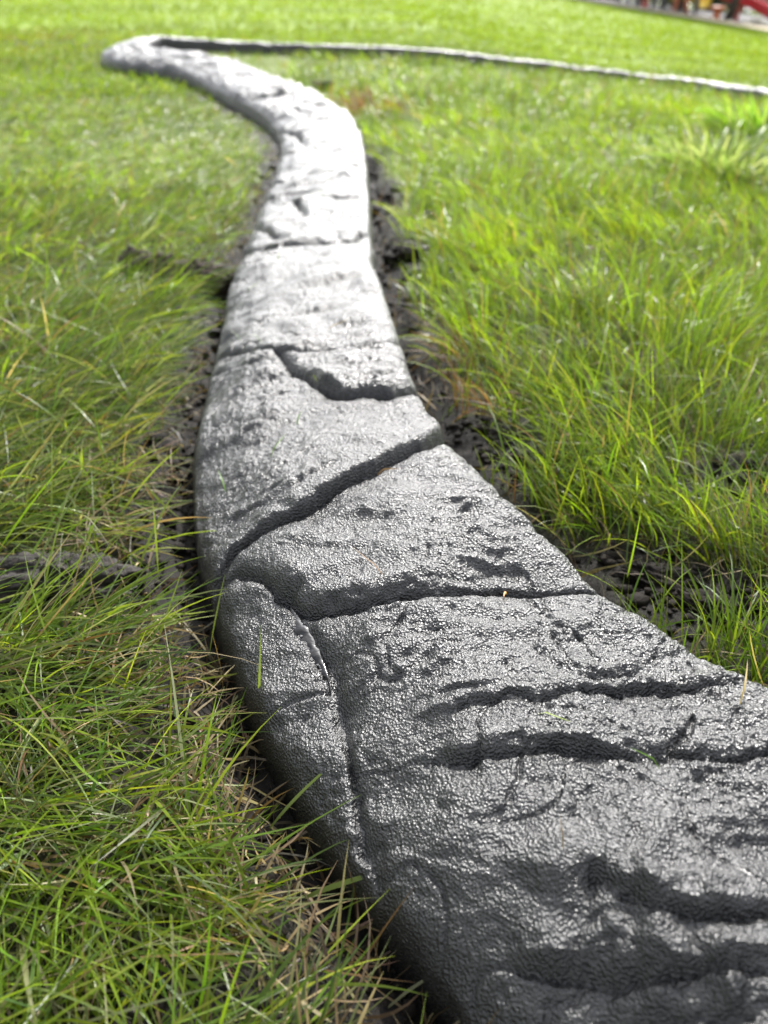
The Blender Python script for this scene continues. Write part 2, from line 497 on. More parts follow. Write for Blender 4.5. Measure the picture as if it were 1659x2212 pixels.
# layered ripples left by the stamp: long across, short along the view
wx = V2[:, 0] + .012 * fbm(V2[:, 0] * 20, V2[:, 1] * 20, 3, 171); wy = V2[:, 1] + .010 * fbm(V2[:, 0] * 18 + 9, V2[:, 1] * 18, 3, 173)
rip = 1 - 2.4 * np.abs(fbm(wx * 22 + wy * 6, wy * 85 - wx * 12, 3, 177, .55))
rmask = sstep(-.25, .35, fbm(V2[:, 0] * 11, V2[:, 1] * 11, 2, 179)) * (1 - sstep(.62, .9, np.hypot(V2[:, 0], V2[:, 1])))
disp += .0030 * rip * rmask * sstep(-.75, -.35, U.ravel())
# grit
near = 1 - sstep(.75, 1.6, np.hypot(V2[:, 0], V2[:, 1]))
gm = .55 + .65 * sstep(-.35, .5, fbm(V2[:, 0] * 16, V2[:, 1] * 16, 3, 91))
g1 = fbm(V2[:, 0] * 190, V2[:, 1] * 190, 3, 101, .6)
g2 = fbm(V2[:, 0] * 400, V2[:, 1] * 400, 2, 111, .6)
rid = 1 - np.abs(fbm(V2[:, 0] * 150, V2[:, 1] * 220, 2, 121)) * 2.2
disp += gm * (.0008 * g1 + .0011 * g2 + .0004 * rid) * (.35 + .65 * near)
pit = fbm(V2[:, 0] * 130, V2[:, 1] * 130, 2, 131)
disp -= .0008 * sstep(.45, .6, pit) * near
edge_rough = np.exp(-((U.ravel() + .96) / .05) ** 2)
disp += edge_rough * .002 * fbm(V2[:, 0] * 60, V2[:, 1] * 60, 3, 141)
Z = Z + (disp.reshape(Z.shape)) * (top * .95 + .05)
Z = np.where(Z > 0, Z * (1 - .48 * sstep(CS[np.argmax(-CL[:, 0])], CS[np.argmax(-CL[:, 0])] + .8, S)), Z)
Z = Z - .020 * np.clip(.75 - U, 0, 2) * sstep(CS[np.argmax(-CL[:, 0])] + .3, CS[np.argmax(-CL[:, 0])] + 1.2, S) * (Z > 0)
# sideways roughness on the vertical faces
side = 1 - top
jx = .0015 * fbm(S * 60, Z * 60 + U * 9, 3, 151) * side
X = X + nx[:, None] * jx; Y = Y + ny[:, None] * jx
Z = Z + base_z(cu, cv)[:, None]
CV = np.stack([X, Y, Z], -1)
ns, nu = S.shape
# normals of the whole strip, shared by the panels so that the seams do not show
du = np.gradient(CV, axis=0); dv = np.gradient(CV, axis=1)
NRM = np.cross(dv, du); NRM /= np.linalg.norm(NRM, axis=2)[..., None] + 1e-12
if NRM[..., 2].mean() < 0: NRM = -NRM
# panel of each face: cut along the joints that run right across the strip
def cut_fn(names):
    ls = np.concatenate([LW[n][1] for n in names]); lt = np.concatenate([LW[n][2] for n in names])
    o = np.argsort(lt); return lt[o], ls[o]
fs = (S[:-1, :-1] + S[1:, 1:]) / 2; ft = (T_[:-1, :-1] + T_[1:, 1:]) / 2
pid = np.zeros(fs.shape, int)
for names in (['G2'], ['G1'], ['G4b', 'G4d'], ['G4a'], ['G5b'], ['G8']):
    lt, ls = cut_fn(names)
    pid += fs > np.interp(ft, lt, ls)
g3t, g3s = LW['G3'][2], LW['G3'][1]
o3 = np.argsort(g3s)
pid[(pid == 0) & (ft < np.interp(fs, g3s[o3], g3t[o3]))] = 90
s_tip = CS[np.argmax(-CL[:, 0])]
pid[(pid == 6) & (fs > s_tip)] = 7
for k_ in range(5):
    pid[(pid == 7 + k_) & (fs > s_tip + .75 * (k_ + 1))] = 8 + k_
curb = empty("concrete_curb", (float(CL[60, 0]), float(CL[60, 1]), 0),
             "wet dark stamped concrete edging strip curving through the grass", "curb")
ctr = np.array(curb.location)
idx = np.arange(ns * nu).reshape(ns, nu)
F = np.stack([idx[:-1, :-1], idx[:-1, 1:], idx[1:, 1:], idx[1:, :-1]], -1)
if np.cross(CV[5, 60] - CV[4, 60], CV[4, 61] - CV[4, 60])[2] > 0: F = F[..., ::-1]
VV = CV.reshape(-1, 3) - ctr; NN = NRM.reshape(-1, 3)
for p_ in np.unique(pid):
    f = F[pid == p_]
    uq, inv = np.unique(f, return_inverse=True)
    o = mesh_np("stamped_stone" if p_ != 90 else "sloping_edge", VV[uq], inv.reshape(-1, 4), M['concrete'], curb)
    o.data.normals_split_custom_set_from_vertices(NN[uq])

# ------------------------------------------------------------------ bare earth
SOILPX = [  # bare earth in the grass: photo px centre, half-size in metres
 ((50,1275),.075,.034),((170,1275),.055,.028),((1080,985),.05,.035),((1150,1030),.05,.03),((1480,1290),.07,.030),((1560,1340),.06,.03),
 ((1330,1215),.05,.02),((1590,1050),.05,.035),((1500,1055),.05,.03),((1240,770),.06,.05),((1010,940),.04,.03),((880,560),.05,.09),((840,420),.04,.12),
 ((860,600),.04,.06),((940,480),.02,.03),((450,680),.05,.12),((395,585),.11,.035),((330,580),.05,.02),((380,1150),.035,.07),((330,980),.05,.03),((320,1100),.03,.03),
 ((705,187),.06,.05),((60,95),.5,.15),((420,2150),.05,.02),((370,1290),.03,.03)]
SOILW = [(unproj([p])[0], a, b) for p, a, b in SOILPX]
def bare(x, y):
    m = np.zeros_like(x)
    w = fbm(x * 22, y * 22, 3, 201) * .55
    for (c, a, b) in SOILW:
        e = ((x - c[0]) / a) ** 2 + ((y - c[1]) / b) ** 2
        m = np.maximum(m, 1 - sstep(.55, 1.35, e + w))
    return m

# ------------------------------------------------------------------ ground sheet
def geo_axis(lo, hi, fine, f0, f1, growth):
    a = list(np.arange(f0, f1, fine))
    st = fine; v = f1
    up = []
    while v < hi:
        up.append(v); st = min(st * growth, 40); v += st
    up.append(hi)
    st = fine; v = f0 - fine; dn = []
    while v > lo:
        dn.append(v); st = min(st * growth, 40); v -= st
    dn.append(lo)
    return np.array(dn[::-1] + a + up)
gx = geo_axis(-300, 300, .006, -.62, .75, 1.07)
gy = geo_axis(-6, 600, .006, .05, 1.45, 1.06)
GX, GY = np.meshgrid(gx, gy, indexing='ij')
fx_, fy_ = GX.ravel(), GY.ravel()
st_s, st_t, st_d = curb_st(np.c_[fx_, fy_])
def trench(st_d, far_):
    a = np.abs(st_d)
    return -.022 * (1 - sstep(HW + .010, HW + .06, a)) * (1 - .9 * far_)
def lumps(x, y):
    near_ = 1 - sstep(1.8, 3.5, np.hypot(x, y))
    return (.006 * fbm(x * 14, y * 14, 3, 211) + .006 * np.abs(fbm(x * 45, y * 45, 3, 215)) + .0035 * np.abs(fbm(x * 110, y * 110, 2, 219))) * near_
def ground_z(x, y, d):
    z = base_z(x, y) + trench(d, sstep(1.2, 2.0, y) * (d < 0)) + lumps(x, y)
    return np.where(np.abs(d) < HW - .02, z - .03, z)
gz = ground_z(fx_, fy_, st_d)
n1, n2 = GX.shape
ii = np.arange(n1 * n2).reshape(n1, n2)
GF = np.stack([ii[:-1, :-1], ii[1:, :-1], ii[1:, 1:], ii[:-1, 1:]], -1).reshape(-1, 4)
# what covers the earth: bare soil by the curb, thatch under the long grass, turf on the mown bank
edge = np.abs(st_d) - HW
soil_m = np.maximum(bare(fx_, fy_), 1 - sstep(.035, .085, edge + .02 * fbm(fx_ * 18, fy_ * 18, 3, 221)))
c_soil = np.array([.0095, .0078, .0066]); c_thatch = np.array([.020, .021, .009]); c_turf = np.array([.18, .275, .018])
outside_far = (st_d < -HW) & (fy_ > 1.9) & (fx_ > -2.6 + 0 * fx_)
s_tip_ = CS[np.argmax(-CL[:, 0])]
def bankness(x, y, s_, d_):
    b = np.where(s_ > s_tip_, sstep(0.0, .7, -d_ - HW), 0)
    return np.maximum(b, sstep(4.0, 6.0, y + .5 * fbm(x * 1.3, y * 1.3, 3, 401)) * (d_ < 0))
turf_m = bankness(fx_, fy_, st_s, st_d)
nzc = fbm(fx_ * 3, fy_ * 3, 4, 231)[:, None]
gc = (c_thatch + np.array([.075, .11, .006]) * sstep(.9, 2.2, np.hypot(fx_, fy_))[:, None]) * (1 + .4 * nzc)
gc = gc * (1 - turf_m[:, None]) + c_turf * (1 + .25 * nzc) * turf_m[:, None]
gc = gc * (1 - soil_m[:, None]) + c_soil * soil_m[:, None]
def ground_mat():
    m, nt, b = new_mat("earth_and_turf")
    at = nd(nt, "ShaderNodeAttribute", attribute_name="col")
    tc = nd(nt, "ShaderNodeTexCoord")
    n1 = nd(nt, "ShaderNodeTexNoise", i_Scale=160.0, i_Detail=6.0, i_Roughness=.7)
    n2 = nd(nt, "ShaderNodeTexNoise", i_Scale=420.0, i_Detail=4.0, i_Roughness=.7)
    for n in (n1, n2): nt.links.new(tc.outputs["Object"], n.inputs["Vector"])
    r = ramp(nt, n1.outputs[0], [(0.3, (.45, .45, .45)), (0.75, (1.7, 1.65, 1.6))])
    mu = nd(nt, "ShaderNodeMixRGB", blend_type='MULTIPLY', i_0=1.0)
    nt.links.new(at.outputs["Color"], mu.inputs[1]); nt.links.new(r.outputs[0], mu.inputs[2])
    nt.links.new(mu.outputs[0], b.inputs["Base Color"])
    b.inputs["Roughness"].default_value = 0.8
    b.inputs["Specular IOR Level"].default_value = 0.3
    bp = nd(nt, "ShaderNodeBump", i_Strength=0.9, i_Distance=0.0025)
    nt.links.new(n2.outputs[0], bp.inputs["Height"]); nt.links.new(bp.outputs[0], b.inputs["Normal"])
    return m
ground = mesh_np("ground", np.c_[fx_, fy_, gz], GF, ground_mat(), colors=gc)
tag(ground, "dark damp soil and turf under the grass", "ground", kind="structure")

# ------------------------------------------------------------------ grass
def blades(x, y, z, az, L, w, tilt, bend, colr, nseg=5, curl=None, root_dark=.55):
    n = len(x)
    curl = rng.normal(0, .25, n) if curl is None else curl
    k = np.linspace(0, 1, nseg + 1)
    P = np.zeros((n, nseg + 1, 3)); P[:, 0] = np.c_[x, y, z]
    tw = rng.normal(0, .5, n)
    vs = np.zeros((n, nseg + 1, 2, 3)); cs = np.zeros((n, nseg + 1, 2, 3))
    for i in range(nseg + 1):
        th = tilt + bend * k[i] ** 1.2
        a = az + curl * k[i]
        d = np.c_[np.sin(th) * np.cos(a), np.sin(th) * np.sin(a), np.cos(th)]
        if i:
            P[:, i] = P[:, i - 1] + d * (L / nseg)[:, None]
            P[:, i, 2] = np.maximum(P[:, i, 2], z + .004 + .006 * k[i])
        perp = np.c_[-np.sin(a), np.cos(a), 0 * a]
        nor = np.cross(d, perp)
        sd = perp * np.cos(tw + k[i] * .6)[:, None] + nor * np.sin(tw + k[i] * .6)[:, None]
        ww = w * (1 - .93 * k[i] ** 2.2) * .5 * (.75 + .5 * min(1, k[i] * 4)) 
        vs[:, i, 0] = P[:, i] - sd * ww[:, None]; vs[:, i, 1] = P[:, i] + sd * ww[:, None]
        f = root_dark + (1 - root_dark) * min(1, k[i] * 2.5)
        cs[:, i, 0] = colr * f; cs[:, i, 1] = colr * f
    base = (np.arange(n) * (nseg + 1) * 2)[:, None]
    fc = []
    for i in range(nseg):
        a = 2 * i
        fc.append(np.stack([base[:, 0] + a, base[:, 0] + a + 1, base[:, 0] + a + 3, base[:, 0] + a + 2], 1))
    F_ = np.concatenate(fc)
    return vs.reshape(-1, 3), F_, cs.reshape(-1, 3)

class Sward:
    def __init__(self): self.v = []; self.f = []; self.c = []; self.n = 0
    def add(self, v, f, c):
        self.v.append(v); self.f.append(f + self.n); self.c.append(c); self.n += len(v)
    def build(self, name, mat, label, cat):
        o = mesh_np(name, np.concatenate(self.v), np.concatenate(self.f), mat, colors=np.concatenate(self.c))
        return tag(o, label, cat, kind="stuff")

def scatter(y0, y1, dens, spread=.60):
    """random roots between two distances, over the width in view and a margin"""
    A = []
    ys = np.linspace(y0, y1, 12)
    for a, b in zip(ys[:-1], ys[1:]):
        hw = spread * b + .30
        n = int(2 * hw * (b - a) * dens)
        A.append(np.c_[rng.uniform(-hw, hw, n), rng.uniform(a, b, n)])
    return np.vstack(A)

def pick(n, pal, jitter=.22):
    pal = np.array(pal); i = rng.integers(0, len(pal), n)
    return np.clip(pal[i] * (1 + rng.normal(0, jitter, (n, 1))), .004, .8) * (1 + rng.normal(0, .06, (n, 3)))

GREEN = [(.20,.28,.02),(.24,.31,.03),(.09,.17,.014),(.11,.20,.016),(.15,.23,.02),(.08,.14,.02),(.17,.25,.025),(.09,.15,.04),(.12,.20,.014)]
LIME = [(.22,.33,.018),(.18,.29,.016),(.26,.36,.025),(.14,.24,.018),(.20,.31,.022)]
PALE = [(.19,.22,.09),(.23,.26,.12),(.16,.20,.07),(.26,.27,.14)]
STRAW = [(.32,.24,.11),(.24,.17,.08),(.38,.31,.17),(.16,.10,.05),(.28,.22,.10)]
RUST = [(.20,.075,.035),(.22,.11,.05),(.14,.07,.035),(.28,.19,.09)]

lawn, bed, bank, dead = Sward(), Sward(), Sward(), Sward()
RINGS = [(-.25, .10, 9000, 5), (.10, .62, 52000, 6), (.62, 1.05, 36000, 5), (1.05, 1.8, 19000, 4), (1.8, 3.2, 9500, 3), (3.2, 5.2, 5000, 3)]
rusts = [(unproj([p])[0], r) for p, r in (((805,240),.11),((1000,805),.032),((1035,900),.03),((60,92),.5),((770,222),.08),((1440,178),.16),((1250,158),.2))]
straws = [(unproj([p])[0], r) for p, r in (((350,1090),.045),((300,1000),.04),((400,1200),.03),((520,1620),.035),((560,1700),.04),((620,1830),.03),((700,2000),.025),((640,1950),.025),((330,1230),.05),((760,2150),.025),((480,1480),.03),((540,2000),.02),((430,1400),.03))]
def spots(x, y, L_):
    m = np.zeros_like(x)
    for c, r in L_: m = np.maximum(m, np.exp(-((x - c[0]) ** 2 + (y - c[1]) ** 2) / r ** 2))
    return m
for (y0, y1, dens, nseg) in RINGS:
    R = scatter(y0, y1, dens)
    _s, _t, d = curb_st(R)
    e = np.abs(d) - HW
    x, y = R[:, 0], R[:, 1]
    right = d > 0
    en = e + .016 * fbm(x * 30, y * 30, 3, 301)
    gap = np.where(right, .010 + .042 * sstep(-.45, .2, vnoise(_s * 4, _s * 0, 305)), .046)
    gap = np.where(right & (y > .8), np.maximum(gap, .034), gap)
    gap = np.where(~right, gap - .028 * sstep(1.1, 1.8, y), gap)
    gap = gap - .02 * sstep(1.9, 2.6, y)
    cover = sstep(gap, gap + .035, en) * (1 - .97 * bare(x, y))
    tuft = .30 + .70 * sstep(-.35, .25, fbm(x * 24, y * 24, 3, 311))
    keep = (e > .004) & (rng.random(len(x)) < cover * tuft)
    R, d, e, right = R[keep], d[keep], e[keep], right[keep]
    x, y = R[:, 0], R[:, 1]; n = len(x)
    z = ground_z(x, y, d) - .003
    dist = np.hypot(x, y)
    flow = vnoise(x * 5, y * 5, 321) * 1.3 + vnoise(x * 17, y * 17, 325) * .9
    az = np.where(right, 1.9 + flow * 1.2, -.05 + flow * .8) + rng.normal(0, .55, n)
    # some lie against the flow
    az = np.where(~right & (e < .07), az + rng.choice([-1.2, 1.4], n), az)
    az = np.where(rng.random(n) < .2, rng.uniform(-3.14, 3.14, n), az)
    tilt = np.where(right, rng.normal(.42, .22, n), rng.normal(.95, .25, n))
    bend = np.where(right, rng.normal(.75, .35, n), rng.normal(.55, .3, n))
    L = np.where(right, rng.normal(.072, .018, n), rng.normal(.078, .020, n)) * (1 + .2 * vnoise(x * 8, y * 8, 331))
    L = L * np.where(right & (x > -.4), 1 - .25 * sstep(1.2, 2.4, y), (1 - .5 * sstep(1.2, 2.4, y)) * (1 - .25 * sstep(2.6, 3.6, y))) * (1 - .5 * np.exp(-(e / .07) ** 2) * (1 - .5 * right))
    long_ = rng.random(n) < .025
    L = np.clip(np.where(long_, L * 1.5, L), .02, .15)
    w = np.clip(rng.normal(.00120, .0003, n), .0006, .0024) * np.clip(dist / .75, 1, 4) ** .62
    lime = sstep(.45, 1.6, dist + .25 * right + .2 * vnoise(x * 4, y * 4, 341))
    g, l = pick(n, GREEN), pick(n, LIME)
    g = np.where((rng.random(n) < .22 * ~right)[:, None], pick(n, PALE), g)
    lime = np.where(right, lime, lime * .55)
    m_ = (rng.random(n) < lime)[:, None]
    c = np.where(m_, l, g)
    stw = rng.random(n) < (.07 + .2 * spots(x, y, straws) * (~right) + .06 * np.exp(-(e / .04) ** 2))
    c = np.where(stw[:, None], pick(n, STRAW), c)
    rst = rng.random(n) < 1.1 * spots(x, y, rusts)
    c = np.where(rst[:, None], pick(n, RUST), c)
    for sel, sw in ((~right, lawn), (right, bed)):
        if sel.any():
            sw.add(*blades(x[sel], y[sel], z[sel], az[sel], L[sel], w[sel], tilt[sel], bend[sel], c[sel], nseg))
    # matted dead thatch below and at the cut edge
    if y0 < 1.5:
        Q = scatter(y0, y1, dens * .55)
        _s, _t, dq = curb_st(Q); eq = np.abs(dq) - HW
        xq, yq = Q[:, 0], Q[:, 1]
        cov = sstep(.004, .03, eq + .012 * fbm(xq * 40, yq * 40, 2, 351)) * (1 - .9 * bare(xq, yq))
        kp = (eq > .006) & (rng.random(len(xq)) < cov * (.25 + .6 * np.exp(-(eq / .05) ** 2) * (dq < 0) + .6 * spots(xq, yq, straws)))
        xq, yq, dq = xq[kp], yq[kp], dq[kp]; nq = len(xq)
        pal = pick(nq, STRAW, .3) * rng.choice([.35, .6, 1.0], nq)[:, None]
        dead.add(*blades(xq, yq, ground_z(xq, yq, dq), rng.uniform(-3.14, 3.14, nq), np.clip(rng.normal(.035, .014, nq), .01, .07),
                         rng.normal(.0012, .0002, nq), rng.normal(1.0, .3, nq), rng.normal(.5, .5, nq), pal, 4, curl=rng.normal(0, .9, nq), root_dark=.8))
# mown bank beyond the strip
for (y0, y1, dens, wd, hh) in ((3.0, 5.0, 3300, .0036, .035), (5.0, 8.0, 1600, .006, .035), (8.0, 12.0, 620, .010, .035), (12.0, 19.0, 270, .014, .035)):
    R = scatter(y0, y1, dens, .85)
    _s, _t, d = curb_st(R)
    outside = (np.abs(d) > HW) & (d < 0)
    R, d = R[outside], d[outside]
    x, y = R[:, 0], R[:, 1]; n = len(x)
    bk = bankness(x, y, _s[outside], d)[:, None]
    c = np.where(rng.random((n, 1)) < bk, pick(n, [(.19,.28,.018),(.17,.26,.016),(.215,.295,.022)], .08), np.where(rng.random((n, 1)) < .5, pick(n, GREEN), pick(n, LIME))) * (1 + .18 * np.sin((y - .13 * x) * 2 * math.pi / 1.1 + .6 * vnoise(x * .6, y * .6, 361)))[:, None]
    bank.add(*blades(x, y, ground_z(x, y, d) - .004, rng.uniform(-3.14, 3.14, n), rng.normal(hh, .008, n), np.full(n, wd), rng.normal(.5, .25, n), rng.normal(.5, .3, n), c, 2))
for (pr, a_, L_, w_, ti, be) in (((660,1950),.05,.062,.0022,1.0,.65),((585,1800),.5,.06,.0016,.7,.8),((455,1420),1.2,.055,.0016,.5,.5),((700,2080),.5,.05,.0016,.8,.6),
                                 ((300,1250),.9,.08,.0022,.5,.7),((345,1260),1.5,.06,.0022,.35,.2),((560,1560),1.35,.06,.0014,.3,.4)):
    c_ = unproj([pr])[0]
    lawn.add(*blades(np.array([c_[0]]), np.array([c_[1]]), np.array([.005]), np.array([a_]), np.array([L_]), np.array([w_]), np.array([ti]), np.array([be]), np.array([(.22, .30, .06)]), 8, curl=np.array([.2])))
lawn.build("lawn_grass", M['blade'], "long lodged green grass on the lawn side of the concrete strip", "grass")
bed.build("bed_grass", M['blade'], "bright upright grass inside the loop of the concrete strip", "grass")
bank.build("mown_grass", M['mown'], "short bright lime mown grass on the bank behind the strip", "grass")
dead.build("dead_thatch", M['straw'], "matted tan dead grass along the cut edge of the turf", "dead grass")

# ------------------------------------------------------------------ loose earth
def ico():
    t = (1 + 5 ** .5) / 2
    v = np.array([(-1,t,0),(1,t,0),(-1,-t,0),(1,-t,0),(0,-1,t),(0,1,t),(0,-1,-t),(0,1,-t),(t,0,-1),(t,0,1),(-t,0,-1),(-t,0,1)], float)
    v /= np.linalg.norm(v[0])
    f = np.array([(0,11,5),(0,5,1),(0,1,7),(0,7,10),(0,10,11),(1,5,9),(5,11,4),(11,10,2),(10,7,6),(7,1,8),(3,9,4),(3,4,2),(3,2,6),(3,6,8),(3,8,9),(4,9,5),(2,4,11),(6,2,10),(8,6,7),(9,8,1)])
    return v, f
def ico_sub(n):
    v, f = ico()
    for _ in range(n):
        vs = [tuple(p) for p in v]; cache = {}; nf = []
        def midp(a, b):
            k = (min(a, b), max(a, b))
            if k not in cache:
                p = np.array(vs[a]) + np.array(vs[b]); p /= np.linalg.norm(p)
                vs.append(tuple(p)); cache[k] = len(vs) - 1
            return cache[k]
        for a, b, c in f:
            ab, bc, ca = midp(a, b), midp(b, c), midp(c, a)
            nf += [(a, ab, ca), (b, bc, ab), (c, ca, bc), (ab, bc, ca)]
        v, f = np.array(vs), np.array(nf)
    return v, f
IV, IF = ico()
R = np.vstack([scatter(.1, .9, 45000), scatter(.9, 2.2, 5000)])
_s, _t, d = curb_st(R); e = np.abs(d) - HW
x, y = R[:, 0], R[:, 1]
pr = np.maximum(.8 * (1 - sstep(.015, .06, e)), .85 * bare(x, y)) * (e > .004)
kp = rng.random(len(x)) < pr * np.where(np.hypot(x, y) < 1, .55, .9)
x, y, d = x[kp], y[kp], d[kp]; n = len(x)
sz = np.clip(rng.lognormal(math.log(.0017), .6, n), .0007, .009) * np.where(y > .9, 1.6, 1)
zz = ground_z(x, y, d)
rot = rng.normal(0, 1, (n, 3, 3)); rot = np.linalg.qr(rot)[0]
jitv = IV[None] * (1 + rng.normal(0, .24, (n, 12, 1)))
vv = np.einsum('nij,nkj->nki', rot, jitv) * sz[:, None, None] * np.array([1.15, 1.0, .75])
vv += np.c_[x, y, zz + sz * .35][:, None, :]
ff = (IF[None] + (np.arange(n) * 12)[:, None, None]).reshape(-1, 3)
M['soil'].node_tree.nodes['Principled BSDF'].inputs['Specular IOR Level'].default_value = .15
tag(mesh_np("soil_crumbs", vv.reshape(-1, 3), ff, M['soil'], smooth_on=False), "dark crumbled soil along both sides of the concrete strip", "soil", kind="stuff")

SV, SF = ico_sub(4)
def clod(px, rx, ry, rz, ang, label, seed, lift=.3, mat='soil'):
    c = unproj([px])[0]
    r = SV.copy()
    a = 2.2
    nz = fbm(r[:, 0] * a + seed, r[:, 1] * a + r[:, 2] * 1.7, 4, seed, .6)
    nz2 = np.abs(fbm(r[:, 0] * 9 + r[:, 2] * 4, r[:, 1] * 9 - r[:, 2] * 5, 3, seed + 9, .65))
    r = r * (1 + .55 * nz + .30 * nz2)[:, None]
    r = r * np.array([rx, ry, rz])
    ca, sa = math.cos(ang), math.sin(ang)
    r[:, :2] = r[:, :2] @ np.array([[ca, sa], [-sa, ca]])
    z0 = float(base_z(np.array([c[0]]), np.array([c[1]]))[0]) 
    o = mesh_np("soil_clod", r, SF, M[mat])
    o.location = (c[0], c[1], z0 + rz * lift)
    return tag(o, label, "soil clod", "clods of dug soil lying in the grass")
M['clod'] = soil_mat('crumbly_grey_soil', (.014, .012, .011), (.065, .057, .052), .85, 90)
M['pale_soil'] = soil_mat("dry_brown_soil", (.03, .022, .016), (.11, .085, .065), .85, 60)
clod((40, 1262), .046, .024, .017, .05, "flat grey-black soil clod lying in the long lawn grass", 501, mat='clod')
clod((170, 1265), .040, .020, .015, -.1, "smaller black soil clod next to the flat clod in the lawn", 507, mat='clod')
clod((325, 592), .050, .022, .026, -.35, "lumpy brown soil clod in the lawn away from the strip", 511, mat='pale_soil')
clod((430, 612), .050, .020, .024, -.1, "brown pale-topped soil clod against the strip's lawn side", 517, mat='pale_soil')
clod((1085, 950), .014, .012, .010, .4, "rounded grey soil clod at the bed side of the thick dark joint", 521, mat='clod')
clod((1140, 1000), .018, .012, .009, -.5, "crumbly black soil clod behind the rounded grey clod", 523)
clod((1430, 1262), .030, .014, .010, -.5, "wide crumbly soil clod on the bare patch beside the strip", 527)
clod((1520, 1322), .026, .014, .010, -.6, "low crumbly soil clod on the bare patch near long grass", 529)
clod((1270, 775), .022, .020, .014, .2, "dark soil clod half hidden in the bed grass", 531)
clod((885, 555), .030, .040, .018, .2, "black soil heap against the strip's bed side", 533)
clod((700, 192), .045, .05, .018, .2, "dark soil clod behind the bend of the strip", 541)

# ------------------------------------------------------------------ water lying in the joint
wp, ws, wt = px_on_curb(np.array([(628., 1306.), (642., 1330.), (655., 1348.), (668., 1372.), (682., 1395.), (697., 1425.), (708., 1455.), (716., 1490.)]))
WP = resample(wp, .0012)
def curb_z(P):
    """height of the finished curb surface under given points"""
    out = np.empty(len(P))
    for i, q in enumerate(P):
        out[i] = CVf[np.argmin((CVf[:, 0] - q[0]) ** 2 + (CVf[:, 1] - q[1]) ** 2), 2]
    return out
sel = (np.abs(CV[..., 0] - wp[:, 0].mean()) < .06) & (np.abs(CV[..., 1] - wp[:, 1].mean()) < .08) & (np.abs(U) < .97)
CVf = CV[sel]
TW = np.gradient(WP, axis=0); TW /= np.linalg.norm(TW, axis=1)[:, None]
NW = np.c_[-TW[:, 1], TW[:, 0]]
kk = np.linspace(0, 1, len(WP))
hwid = (.0042 * np.sin(np.pi * np.clip(kk * 1.15, 0, 1)) ** .7 + .0012) * (1 + .35 * vnoise(kk * 14, kk * 0, 611)) * (1 - .6 * sstep(.5, 1, kk))
m_ = np.convolve(np.pad(curb_z(WP), 14, mode='edge'), np.ones(29) / 29, 'valid')
cross = np.linspace(-1, 1, 7)
wv = []
for j, t in enumerate(cross):
    p = WP + NW * (hwid * t)[:, None]
    wv.append(np.c_[p, m_ + .0026 - .0014 * t * t + .0003 * fbm(p[:, 0] * 300, p[:, 1] * 300, 2, 613)])
wv = np.stack(wv, 1)
ix = np.arange(len(WP) * 7).reshape(len(WP), 7)
wf = np.stack([ix[:-1, :-1], ix[1:, :-1], ix[1:, 1:], ix[:-1, 1:]], -1).reshape(-1, 4)
mw, nt, b = new_mat("standing_water")
b.inputs["Base Color"].default_value = (.01, .01, .011, 1); b.inputs["Roughness"].default_value = .04
b.inputs["Specular IOR Level"].default_value = .5
tcw = nd(nt, "ShaderNodeTexCoord"); nw = nd(nt, "ShaderNodeTexNoise", i_Scale=160.0, i_Detail=2.0)
nt.links.new(tcw.outputs["Object"], nw.inputs["Vector"])
bw = nd(nt, "ShaderNodeBump", i_Strength=.5, i_Distance=.001); nt.links.new(nw.outputs[0], bw.inputs["Height"]); nt.links.new(bw.outputs[0], b.inputs["Normal"])
tag(mesh_np("water", wv.reshape(-1, 3), wf, mw), "thin trickle of water standing in the strip's joint", "water", kind="structure")
# froth on the trickle
bub = []; bf = []; nb = 0
DV, DF = ico_sub(1)
for i in range(26):
    j = int(rng.integers(2, int(len(WP) * .8))); t = rng.uniform(-1, 1)
    p = WP[j] + NW[j] * hwid[j] * t; r = float(np.clip(rng.lognormal(math.log(.0006), .4), .0003, .0013))
    v = DV * r * np.array([1.2, 1.2, .45]) + np.array([p[0], p[1], m_[j] + .0018])
    bub.append(v); bf.append(DF + nb); nb += len(v)
mf, nt, b = new_mat("froth"); b.inputs["Base Color"].default_value = (.25, .25, .26, 1); b.inputs["Roughness"].default_value = .06
b.inputs["Transmission Weight"].default_value = .6; b.inputs["IOR"].default_value = 1.2
tag(mesh_np("froth_bubbles", np.concatenate(bub), np.concatenate(bf), mf), "tiny froth bubbles floating on the trickle of water", "froth", kind="stuff")

# ------------------------------------------------------------------ beyond the bank: playground, trees, car park
def on_ground(px, Y):
    """point under a photo pixel column at the distance Y, on the terrain"""
    p = at_depth([px], Y)[0]
    return np.array([p[0], Y, float(base_z(np.array([p[0]]), np.array([Y]))[0])])
def sheet(name, x0, x1, y0, y1, lift, mat, label, wav=.25):
    xs = np.linspace(x0, x1, 60); ys = np.linspace(y0, y1, 14)
    GX_, GY_ = np.meshgrid(xs, ys, indexing='ij')
    GY2 = GY_ + wav * vnoise(GX_ * .5, GY_ * 0, 701) * (GY_ == y0)
    v = np.c_[GX_.ravel(), GY2.ravel(), base_z(GX_.ravel(), GY2.ravel()) + lift]
    i_ = np.arange(v.shape[0]).reshape(60, 14)
    f = np.stack([i_[:-1, :-1], i_[1:, :-1], i_[1:, 1:], i_[:-1, 1:]], -1).reshape(-1, 4)
    return tag(mesh_np(name, v, f, mat), label, name.replace("_", " "), kind="structure")
M['sand'] = plain_mat("tan_bark_edge", (.42, .36, .22), .9, .3, 3.0)
M['mulch'] = plain_mat("dark_rubber_mulch", (.055, .052, .052), .9, .4, 6.0, bump=.01)
M['pale_paving'] = plain_mat("pale_concrete_paving", (.62, .62, .60), .6, .12, .4)  # pale concrete's own colour, faintly mottled
